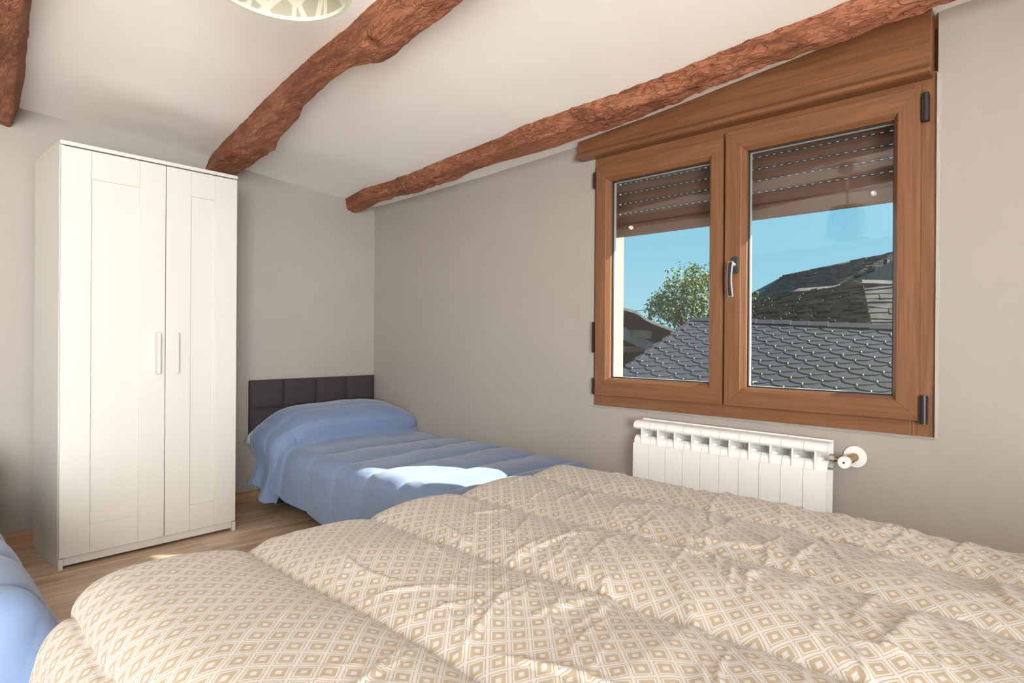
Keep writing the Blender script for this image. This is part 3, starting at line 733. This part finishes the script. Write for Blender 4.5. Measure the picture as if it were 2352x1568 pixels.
# ---- blue single beds
def blue_bed(x_wall, sgn, yfoot, label_bed, label_duvet, label_pillow, seed, hide_head, edge=.86, zt=.388):
    """x_wall: room side against the wall; sgn: direction from the wall to the open side"""
    fx = sorted((x_wall + sgn * .035, x_wall + sgn * edge)); y_head = -.075
    b = bed_base('single_bed', fx[0] + .01, fx[1] - .01, yfoot + .02, y_head, .365, label_bed, None)
    sm = [yfoot - .75 + .262 * i for i in range(14)]
    def hgt(x, y):
        pil = .150 * np.exp(-(np.abs((y + .30) / .235)) ** 3.2) * np.clip(1 - (np.abs(x - (fx[0] + fx[1]) / 2) / (edge * .52)) ** 6, 0, 1)
        return zt + pil + .008 * fbm(np.stack([x * 2.5, y * 2.5, 0 * x], -1), 2, seed)
    def puf(s, t):
        wob = .012 * vnoise(np.stack([s * 3, t, 0 * s], -1), seed + 3)
        z = quilt(t + wob, sm, .024, .36)
        q = np.stack([s * 9, t * 9, 0 * s], -1)
        z = z + .0025 * fbm(q, 3, seed + 4) + creases(s, t, 60, (fx[0] - .3, fx[1] + .3, yfoot, -.5), (.0, 1.2), (.05, .22), (.006, .014), (.001, .003), seed + 5)
        return z
    over = .335
    srng = (fx[0] - (over if sgn < 0 else .06), fx[1] + (over if sgn > 0 else .06))
    def extra(P, Sg, Tg, N):
        # side hem: falls lower towards the foot, drawn up at the head; gathers in the hanging side
        hang = np.clip((np.abs(Sg - x_wall) - edge - .1) / .25, 0, 1)
        P[..., 0] += sgn * hang * (.018 * np.sin(Tg * 9 + seed) + (.07 * np.clip((-Tg - .9) / .8, 0, 1) if hide_head else 0))
        P[..., 2] += hang * np.clip((Tg + .85) / .6, 0, 1) * .07
        pull = np.clip((np.abs(Sg - x_wall) - edge - .02) / .12, 0, 1)
        P[..., 1] = np.where(P[..., 1] > -.5, -.5 + (P[..., 1] + .5) * (1 - .55 * pull), P[..., 1])
        P[..., 0] = np.clip(P[..., 0], -99 if sgn < 0 else x_wall + .006, x_wall - .006 if sgn < 0 else 99)
        P[..., 2] = np.maximum(P[..., 2], .03)
        return P
    P, UV, N = drape(230, 420, srng, (yfoot - .36, -.10), (fx[0], fx[1], yfoot, 5), .085, hgt, puf, extra, flare=.09)
    d = empty('duvet', ((fx[0] + fx[1]) / 2, yfoot / 2, zt), label=label_duvet, cat='duvet', group='blue quilted duvets')
    o_ = np.array([(fx[0] + fx[1]) / 2, yfoot / 2, zt])
    link('quilt', grid_mesh('quilt', P - o_, UV), M['blue'], d)
    # turned-back upper edge over the pillow
    def puf2(s, t):
        tt = (t + .525) / .46
        edge_ = np.clip(tt / .10, 0, 1) ** .5
        z = .034 + .034 * edge_ + quilt(t + .012 * vnoise(np.stack([s * 3, t, 0 * s], -1), seed + 9), [-.585, -.37, -.10, .2], .020, .5) + .002 * fbm(np.stack([s * 8, t * 8, 0 * s], -1), 3, seed + 8)
        return np.where(tt < .02, .012, z)
    def extra2(P, Sg, Tg, N):
        out = np.clip((np.abs(Sg - x_wall) - edge - .05) / .32, 0, 1.2)
        P[..., 0] += sgn * (-.035 * np.sin(np.clip(out, 0, 1) * 3.0) + .015 * out ** 2 + out * .022 * np.sin((Tg + .2) * 16)) * (0 if hide_head else 1)
        P[..., 1] += out * (.02 - .10 * np.clip(-(Tg + .3) / .3, 0, 1) * -1.0) * .6
        P[..., 2] += out * np.clip((Tg + .42) / .35, -.6, 1) * .07
        P[..., 0] = np.clip(P[..., 0], -99 if sgn < 0 else x_wall + .004, x_wall - .004 if sgn < 0 else 99)
        pull = np.clip((np.abs(Sg - x_wall) - edge - .02) / .12, 0, 1)
        P[..., 1] = np.where(P[..., 1] > -.42, -.42 + (P[..., 1] + .42) * (1 - .55 * pull), P[..., 1])
        P[..., 1] = np.minimum(P[..., 1], -.065)
        return P
    ov2 = .10 if hide_head else .34; srng2 = (fx[0] - (ov2 if sgn < 0 else .05), fx[1] + (ov2 if sgn > 0 else .05))
    P, UV, N = drape(200, 120, srng2, (-.535, -.09), (fx[0], fx[1], -9, 9), .070, hgt, puf2, extra2, (3, 3), flare=.05)
    link('turned_back_edge', grid_mesh('turned_back_edge', P - o_, UV), M['blue'], d)
    if hide_head: return d
    # pillow
    nn = 40; u = np.linspace(-1, 1, nn); U, V = np.meshgrid(u, u, indexing='ij')
    th = np.clip((1 - np.abs(U) ** 10) * (1 - np.abs(V) ** 8), 0, 1) ** .5; sag = .035 * np.clip(U * sgn - .75, 0, 1) * 4
    cx = (fx[0] + fx[1]) / 2
    px_ = cx + U * (edge * .475) + sgn * .122; py_ = -.225 + V * .155
    top = np.stack([px_, py_, .43 + .07 * th - sag], -1); bot = np.stack([px_, py_, .43 - .035 * th - sag], -1)
    me = grid_mesh('pillow', top - np.array([cx, -.26, .43])); bm = bmesh.new(); bm.from_mesh(me); m2 = grid_mesh('pb', bot - np.array([cx, -.26, .43])); bm.from_mesh(m2)
    bmesh.ops.remove_doubles(bm, verts=bm.verts, dist=.0005); bmesh.ops.recalc_face_normals(bm, faces=bm.faces); bm.to_mesh(me); bm.free()
    o = link('pillow', me, M['sheet'], None, (cx, -.26, .43)); tag(o, label_pillow, 'pillow')
    return d
blue_bed(-.006, -1, -1.90, 'dark single bed base under the blue duvet in the corner', 'slate-blue quilted duvet on the bed beside the grey headboard', 'white pillow peeking from the blue duvet by the headboard', 100, False)
blue_bed(-3.205, 1, -1.92, 'single bed at the left picture edge beside the wardrobe', 'blue quilted duvet cut by the lower left picture edge', 'pillow of the bed left of the wardrobe', 200, True, edge=.845, zt=.425)

# ================================================================== PENDANT LAMP
LX, LY = -2.00, -2.64; LZ = float(zc(LX, LY))
lp = empty('pendant_lamp', (LX, LY, LZ), label='pale glass pendant lamp with etched tree pattern hanging from ceiling', cat='lamp')
zz = lambda z: z - LZ
autosmooth(MB().lathe([(.0, 0), (.075, 0), (.073, -.02), (.055, -.055), (.025, -.075), (0, -.078)]).build('canopy', M['shade'], lp))
for dx in (-.018, .018): MB().tube([(dx, 0, -.07), (dx, 0, zz(1.965))], .005, 10).build('rod', M['lamp_metal'], lp)
rb, rt, zb, zt_ = .140, .105, 1.742, 1.965
pr = [(rb, zz(zb)), (rb - .001, zz(zb + .02)), (rb - .012, zz(1.85)), (rt, zz(zt_)), (.02, zz(zt_ + .004)), (.02, zz(zt_)), (rt - .006, zz(zt_ - .006)), (rb - .018, zz(1.85)), (rb - .007, zz(zb + .02)), (rb - .006, zz(zb)), (rb, zz(zb))]
autosmooth(MB().lathe(pr).build('lamp_shade', M['shade'], lp), 60)
autosmooth(MB().lathe([(rb + .001, zz(zb - .002)), (rb + .001, zz(zb + .006)), (rb - .007, zz(zb + .006)), (rb - .007, zz(zb - .002)), (rb + .001, zz(zb - .002))]).build('shade_rim', M['lamp_glass_edge'], lp), 40)
pt = bpy.data.lights.new('lamp_bulb_light', 'POINT'); po = bpy.data.objects.new('lamp_bulb_light', pt); COL.objects.link(po)
pt.energy = .03; pt.color = (1, .88, .68); pt.shadow_soft_size = .03; po.location = (LX, LY, 1.87)

# ================================================================== OUTSIDE
gr = MB().box(.36, 60, -40, 50, -2.7, -2.6).build('ground', M['earth']); st(gr)

# ---- neighbour roof with fish-scale slates
nr = empty('slate_roof_house', (4.4, -1.3, -2.6), label='nearest neighbour roof of dark fish-scale slates outside the window', cat='house'); NO = (4.4, -1.3, -2.6)
RA, RB_ = pl(1590, 736, 0, 5.0), pl(2050, 757, 0, 4.82); rdv = (RB_ - RA) / (RA[1] - RB_[1])
A_ = RA - rdv * (.6); B_ = RB_ + rdv * (RB_[1] + 3.4); D_ = np.array([2.60, .60, .435]); C_ = np.array([2.60, -3.40, .40])
def rp(u, v):  # u along the ridge (0 = left/far), v down the slope
    return (A_ + (B_ - A_) * u) * (1 - v) + (D_ + (C_ - D_) * u) * v
LEFT = [pl(1590, 736, 0, 4.46), None]
MB().hexa([(3.0, -.25, .33), (3.0, -3.3, .32), (6.6, -3.3, .32), (6.6, -.55, .33)], [(3.0, -.25, -2.6), (3.0, -3.3, -2.6), (6.6, -3.3, -2.6), (6.6, -.55, -2.6)]).build('house_wall', M['stonewall'], nr, NO)
rl = np.linalg.norm(B_ - A_); sl_ = np.linalg.norm(D_ - A_); du_ = (B_ - A_) / rl; dn = (D_ - A_) / sl_; dn = dn / np.linalg.norm(dn); nn_ = np.cross(dn, du_); nn_ /= np.linalg.norm(nn_); nn_ = nn_ if nn_[2] > 0 else -nn_
# one slate: local x along ridge, y down slope, z up
sw_, sh = .285, .2; poly = [(-sw_ / 2, -.14), (sw_ / 2, -.14), (sw_ / 2, .022)] + [(sw_ / 2 * math.cos(a), .022 + .098 * math.sin(a)) for a in np.linspace(.16, math.pi - .16, 9)] + [(-sw_ / 2, .022)]
smesh = [MB().prism(poly, 2, 0, .0085).mesh('slate') for _ in range(1)][0]; smesh.materials.append(M['slate'])
EXP = .110; hooks = MB(); nrows = int(sl_ / EXP)
# left rake: line of pixels (1430,830)-(1590,738) on the roof plane
def on_roof(x, y):
    d = ray(x, y); n_ = np.cross(B_ - A_, D_ - A_); return CAM + d * (((A_ - CAM) @ n_) / (d @ n_))
Q0, Q1 = on_roof(1430, 832), on_roof(1590, 738)
def uv_roof(p): return (p - A_) @ du_, (p - A_) @ dn
(u0, v0), (u1, v1) = uv_roof(Q0), uv_roof(Q1)
tilt = math.radians(4.4)
vb_ = sl_; ub_ = u1 + (u0 - u1) * (vb_ - v1) / (v0 - v1)
dk = [A_ + du_ * (u1 + .03), A_ + du_ * rl, A_ + du_ * rl + dn * vb_, A_ + du_ * (ub_ + .03) + dn * vb_]
MB().hexa([p - nn_ * .02 for p in dk], [p - nn_ * .10 for p in dk]).build('roof_deck', M['dark_void'], nr, NO)
nslate = 0
for r_i in range(nrows):
    v_ = (r_i + .6) * EXP; umin = u1 + (u0 - u1) * (v_ - v1) / (v0 - v1)
    k0 = 0; u_ = (r_i % 2) * .5 * sw_ - 1.0
    while u_ < rl:
        if u_ > umin + .08:
            c = A_ + du_ * (u_ + random.uniform(-.004, .004)) + dn * (v_ + random.uniform(-.004, .004)) + nn_ * .006
            # tilt so that the tail rides on the slate below
            ax = Matrix((Vector(-du_), Vector(dn), Vector(nn_))).transposed().to_4x4()
            mt = Matrix.Translation(Vector(c - np.array(NO))) @ ax @ Matrix.Rotation(tilt + random.uniform(-.008, .008), 4, 'X') @ Matrix.Rotation(random.uniform(-.015, .015), 4, 'Z')
            if c[1] > -3.45 and nslate < 300 and not (c[1] < -2.95):
                o = link('slate', smesh, None, nr); o.matrix_local = mt; nslate += 1
                hp = c + dn * .119 + nn_ * .011
                hooks.box(hp[0] - .005, hp[0] + .003, hp[1] - .005, hp[1] + .005, hp[2] - .002, hp[2] + .010)
        u_ += sw_
tag(hooks.build('slate_hooks', M['hook'], nr, NO), kind='stuff')
# verge strip on the rake and ridge slates
vs = MB(); a0, a1 = A_ + du_ * u1 + dn * v1, A_ + du_ * (u1 + (u0 - u1) * (1.6 - v1) / (v0 - v1)) + dn * 1.6
vs.hexa([a0 + nn_ * .02, a1 + nn_ * .02, a1 + nn_ * .02 + du_ * .03, a0 + nn_ * .02 + du_ * .03], [a0 - nn_ * .03, a1 - nn_ * .03, a1 - nn_ * .03 + du_ * .03, a0 - nn_ * .03 + du_ * .03]).build('verge_strip', M['slate_ridge'], nr, NO)
k = 0; u_ = u1 - .02
while u_ < rl:
    c = A_ + du_ * u_ + dn * -.02 + nn_ * (.022 + .004 * (k % 2))
    q0 = [c - dn * .06, c + du_ * .24 - dn * .06 + nn_ * .012, c + du_ * .27 + dn * .09 + nn_ * .012, c + dn * .085]
    vsq = MB().hexa(q0, [p - nn_ * .012 for p in q0]); vsq.build('ridge_slate', M['slate_ridge'], nr, NO); u_ += .21; k += 1

# ---- old stone-slate roof behind it
AP = at(1982, 650, 9.2); xr = AP[0]
og = empty('old_stone_roof_house', (xr, AP[1], -2.6), label='old weathered stone-slab roof behind the fish-scale roof', cat='house'); OO = (xr, AP[1], -2.6)
LE = pl(1700, 704, 0, xr); HB_ = at(2006, 760, 7.9)
FL_ = np.array([HB_[0], LE[1], HB_[2]])
RE = AP + np.array([.35, -3.0, -.06]); RB = np.array([HB_[0] + .25, HB_[1] - 3.0, HB_[2] - .05])
dz_ = np.array([0, 0, -.07]); MB().add([AP + dz_, LE + dz_, FL_ + dz_, HB_ + dz_], [(0, 1, 2, 3)]).add([AP + dz_, HB_ + dz_, RB + dz_, RE + dz_], [(0, 1, 2, 3)]).add([AP + [0, 0, -.2], LE + [0, 0, -.2], LE + [3, 0, -1.2], AP + [3, 0, -1.2]], [(0, 1, 2, 3)]).build('roof_deck', M['dark_void'], og, OO)
MB().box(FL_[0] + .15, FL_[0] + 4.5, RB[1] + .2, LE[1], -2.6, HB_[2] - .1).build('house_wall', M['stonewall'], og, OO)
def slab_face(P00, P01, P10, P11, rows, wmin, wmax, tmin, tmax, sink, jit):
    """irregular slabs on a quad: P00->P01 along the row, P00->P10 down the slope; yields hexahedra"""
    n_ = np.cross(P01 - P00, P10 - P00); n_ /= np.linalg.norm(n_); n_ = n_ if n_[2] > 0 else -n_
    out = []
    for r in range(rows):
        t0 = r / rows; t1 = min(1.0, (r + 1.9) / rows); u = random.uniform(-.05, 0)
        Lr = np.linalg.norm((P01 - P00) * (1 - t0) + (P11 - P10) * t0)
        while u < 1:
            du = random.uniform(wmin, wmax) / Lr; a, b = u, min(1, u + du * .97); th = random.uniform(tmin, tmax); lift = random.uniform(0, jit)
            def pt(uu, tt): return (P00 * (1 - uu) + P01 * uu) * (1 - tt) + (P10 * (1 - uu) + P11 * uu) * tt
            ja = [random.uniform(-.1, .1) / rows * 2 for _ in range(4)]
            q = [pt(max(0, a), t0 + ja[0] * .3) + n_ * .01, pt(b, t0 + ja[1] * .3) + n_ * .01, pt(b, min(1, t1 + ja[2] * 2)) + n_ * (th + .012 + lift), pt(max(0, a), min(1, t1 + ja[3] * 2)) + n_ * (th + .012 + lift)]
            if b > .01: out.append((q, [p - n_ * th for p in q]))
            u += du
    return out
mb = MB()
for q, p_ in slab_face(LE, AP, FL_, HB_, 30, .08, .26, .015, .045, 0, .07): mb.hexa(q, p_)
tag(mb.build('stone_slates', M['old_slate'], og, OO), kind='stuff')
for q, p_ in slab_face(AP, RE, HB_, RB, 10, .30, .65, .010, .018, 0, .008): MB().hexa(q, p_).build('stone_slate', M['old_slate'], og, OO)
cp = [at(1830, 668, 9.9), at(1905, 663, 9.6), at(1975, 648, 9.25), at(2090, 652, 8.9)]
for i in range(3):
    a, b = cp[i], cp[i + 1]
    MB().hexa([a + [-.2, 0, -.02], b + [-.2, 0, -.02], b + [.1, 0, .05], a + [.1, 0, .05]], [a + [-.2, 0, -.06], b + [-.2, 0, -.06], b + [.1, 0, .0], a + [.1, 0, .0]]).build('ridge_slab', M['old_slate'], og, OO)

# ---- far slate roof with tiled gable
fr0, fr1 = at(1805, 631, 17.5), at(2070, 575, 15.0); fb0 = at(1690, 692, 19.5); fb1 = at(1895, 672, 14.6); fb2 = at(1690, 720, 17.0)
fh = empty('far_slate_house', (fr1[0], fr1[1], -2.6), label='far grey slate roof with blue-grey gable panels', cat='house'); FO = tuple(np.array([fr1[0], fr1[1], -2.6]))
mb = MB()
nrm = np.cross(fr1 - fr0, fb1 - fr0); nrm /= np.linalg.norm(nrm)
if nrm[2] < 0: nrm = -nrm
mb.hexa([fr0, fr1, fb1, fb2], [p - nrm * .12 for p in (fr0, fr1, fb1, fb2)]); mb.add([fr0, fb0, fb2], [(0, 1, 2)])
mb.build('roof', M['far_slate'], fh, FO)
mb = MB(); q = []
for q_, p_ in slab_face(fr0, fr1, fb2, fb1, 26, .25, .6, .02, .05, 0, .03): mb.hexa(q_, p_)
tag(mb.build('roof_slates', M['far_slate'], fh, FO), kind='stuff')
gz = np.array([.25, .15, 0])
gp = [fr1 + gz - [0, 0, .14], fb1 + gz - [0, 0, .12], fb1 + gz + [0, 0, -2], at(2160, 720, 13.7) + gz + [0, 0, -2], at(2160, 640, 13.7) + gz]
MB().add(gp, [(0, 1, 2, 3, 4)]).build('gable_wall', M['dark_void'], fh, FO)
gd = gp[3] - gp[2]; gd[2] = 0; gl_ = np.linalg.norm(gd); gd /= gl_; gn = np.cross(gd, [0, 0, 1]); gn = gn if gn @ (CAM - fr1) > 0 else -gn
b0 = gp[2].copy(); rk = (gp[0] - gp[1]); rkl = rk @ gd
for i in range(9):
    for j in range(8):
        w_, h_ = .32, .27; u_ = i * w_; z_ = fb1[2] - .5 + j * h_
        def roofz(uu): return gp[1][2] + (rk[2] / rkl) * uu if uu < rkl else gp[0][2] - (uu - rkl) * .4
        top = [min(z_ + h_ - .02, roofz(u_) - .03), min(z_ + h_ - .02, roofz(u_ + w_ - .02) - .03)]
        if max(top) < z_ + .02: continue
        top = [max(t_, z_ + .005) for t_ in top]
        base = np.array([b0[0], b0[1], 0]); P4 = [base + gd * u_ + [0, 0, z_], base + gd * (u_ + w_ - .02) + [0, 0, z_], base + gd * (u_ + w_ - .02) + [0, 0, top[1]], base + gd * u_ + [0, 0, top[0]]]
        MB().hexa([p + gn * .03 for p in P4], [p + gn * .005 for p in P4]).build('gable_panel', M['gable_tile'], fh, FO)
for x, y in ((1972, 633), (2003, 616), (2036, 600)):
    p = at(x, y, 14.75); MB().box(p[0] - .12, p[0] + .12, p[1] - .04, p[1] + .04, p[2] - .08, p[2] + .04).build('purlin_end', M['dark_void'], fh, FO)

# ---- open barn at the left with sagging roof sheet
bd = 10.0
bs = empty('open_barn', tuple(at(1450, 800, bd) * [1, 1, 0] + [0, 0, -2.6]), label='dark open barn with sagging roof seen at the left pane', cat='barn'); BO = np.array(bs.location)
edge_px = [(1380, 690), (1432, 706), (1455, 712), (1468, 718), (1482, 729), (1500, 738), (1530, 749), (1556, 760), (1600, 778)]
top = [at(x, y, bd + .6 * (x - 1380) / 200) for x, y in edge_px]
back = [p + np.array([1.6, 2.4, -.45]) for p in top]
mb = MB()
for i in range(len(top) - 1):
    a, b, c, d = top[i], top[i + 1], back[i + 1], back[i]
    mb.hexa([a, b, c, d], [p - np.array([0, 0, .045]) for p in (a, b, c, d)])
mb.build('roof_sheet', M['barn_sheet'], bs, tuple(BO))
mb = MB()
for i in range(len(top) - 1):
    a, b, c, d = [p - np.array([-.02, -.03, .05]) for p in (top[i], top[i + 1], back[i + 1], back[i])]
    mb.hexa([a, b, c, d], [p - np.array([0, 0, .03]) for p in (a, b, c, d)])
mb.build('underside_shade', M['dark_void'], bs, tuple(BO))  # dark sheet added under the roof to stand for its shade
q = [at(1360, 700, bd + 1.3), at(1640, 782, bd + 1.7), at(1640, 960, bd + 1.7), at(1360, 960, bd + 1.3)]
MB().hexa(q, [p + np.array([.1, .1, 0]) for p in q]).build('back_wall', M['dark_void'], bs, tuple(BO))  # shade inside the barn comes from the wall's near-black colour
q2 = [at(1560, 762, bd + .5), at(1600, 780, bd + .6), at(1600, 960, bd + .6), at(1560, 960, bd + .5)]
def bar(name, a, b, w_, h_, mat):
    a, b = np.array(a), np.array(b); d = (b - a) / np.linalg.norm(b - a); s_ = np.cross(d, [0, 0, 1]); s_ /= np.linalg.norm(s_); up = np.cross(s_, d)
    f4 = lambda p: [p - s_ * w_ / 2 - up * h_ / 2, p + s_ * w_ / 2 - up * h_ / 2, p + s_ * w_ / 2 + up * h_ / 2, p - s_ * w_ / 2 + up * h_ / 2]
    MB().hexa(f4(a), f4(b)).build(name, mat, bs, tuple(BO))
bar('steel_beam', at(1395, 748, bd + .5), at(1525, 812, bd + .7), .10, .17, M['steel_beam'])
bar('rafter', at(1400, 738, bd + .9), at(1520, 796, bd + 1.0), .10, .05, M['barn_wood'])
bar('timber_block', at(1452, 766, bd + .4), at(1494, 769, bd + .4), .15, .13, M['barn_wood'])
bar('cross_rail', at(1400, 800, bd + 1.1), at(1530, 803, bd + 1.1), .1, .10, M['barn_wood'])

# ---- tree
def tree(name, base_px, depth, crown, label, nleaf, young_p, seed):
    rg = np.random.default_rng(seed); base = at(*base_px, depth); t = empty(name, (base[0], base[1], -2.6), label=label, cat='tree'); TO = np.array([base[0], base[1], -2.6])
    tr = MB().tube([(base[0], base[1], -2.6), (base[0] + .1, base[1], base[2] - .6), tuple(base)], [.16, .13, .09], 10)
    br = MB(); L = MB(); Y = MB()
    for (x, y, rr, n_) in crown:
        c = at(x, y, depth + rg.uniform(-.5, .5))
        br.tube([tuple(base - [0, 0, .5]), tuple((base + c) / 2 + rg.normal(0, .12, 3)), tuple(c)], [.045, .025, .01], 6)
        for _ in range(7):
            e_ = c + rg.normal(0, rr * .55, 3); br.tube([tuple(c), tuple((c + e_) / 2 + rg.normal(0, .05, 3)), tuple(e_)], [.012, .008, .004], 4)
        for _ in range(int(n_ * .8)):
            v = rg.normal(0, 1, 3); v /= np.linalg.norm(v); p = c + v * rr * rg.random() ** .6 * np.array([1.25, 1.25, 1.2])
            a = rg.normal(0, 1, 3); a[2] -= .4; a /= np.linalg.norm(a); b = np.cross(a, rg.normal(0, 1, 3)); b /= np.linalg.norm(b)
            l_ = rg.uniform(.05, .10); w_ = l_ * .27
            (Y if rg.random() < young_p else L).add([p, p + a * l_ * .5 + b * w_, p + a * l_, p + a * l_ * .5 - b * w_], [(0, 1, 2, 3)])
    tr.build('trunk', M['bark'], t, tuple(TO)); br.build('branches', M['bark'], t, tuple(TO))
    tag(L.build('foliage', M['leaf'], t, tuple(TO)), kind='stuff'); tag(Y.build('young_foliage', M['leaf_young'], t, tuple(TO)), kind='stuff')
tree('leafy_tree', (1590, 760), 13.5, [(1570, 655, .42, 520), (1600, 650, .42, 480), (1545, 690, .40, 480), (1580, 700, .45, 560), (1612, 690, .4, 420), (1520, 715, .32, 380), (1555, 730, .35, 380), (1535, 655, .16, 90), (1592, 618, .12, 60), (1622, 640, .3, 240), (1497, 700, .13, 60), (1640, 670, .45, 400), (1690, 690, .35, 220), (1722, 690, .16, 110), (1735, 675, .08, 26), (1516, 690, .2, 150), (1600, 725, .4, 400)],
     'leafy green tree beyond the roofs against the sky', 0, .22, 3)
up = MB().tube([tuple(at(1493, 900, 16)), tuple(at(1493, 709, 16))], [.05, .045], 8)
pb = at(1493, 709, 16); upo = empty('utility_pole', (pb[0], pb[1], -2.6), label='thin dark utility pole beside the tree', cat='pole')
MB().tube([(0, 0, 0), (0, 0, pb[2] + 2.6)], [.06, .045], 8).build('post', M['pole'], upo)
MB().tube([(0, 0, pb[2] + 2.57), (-3, 3, pb[2] + 2.3)], .010, 5).build('cable', M['pole'], upo)
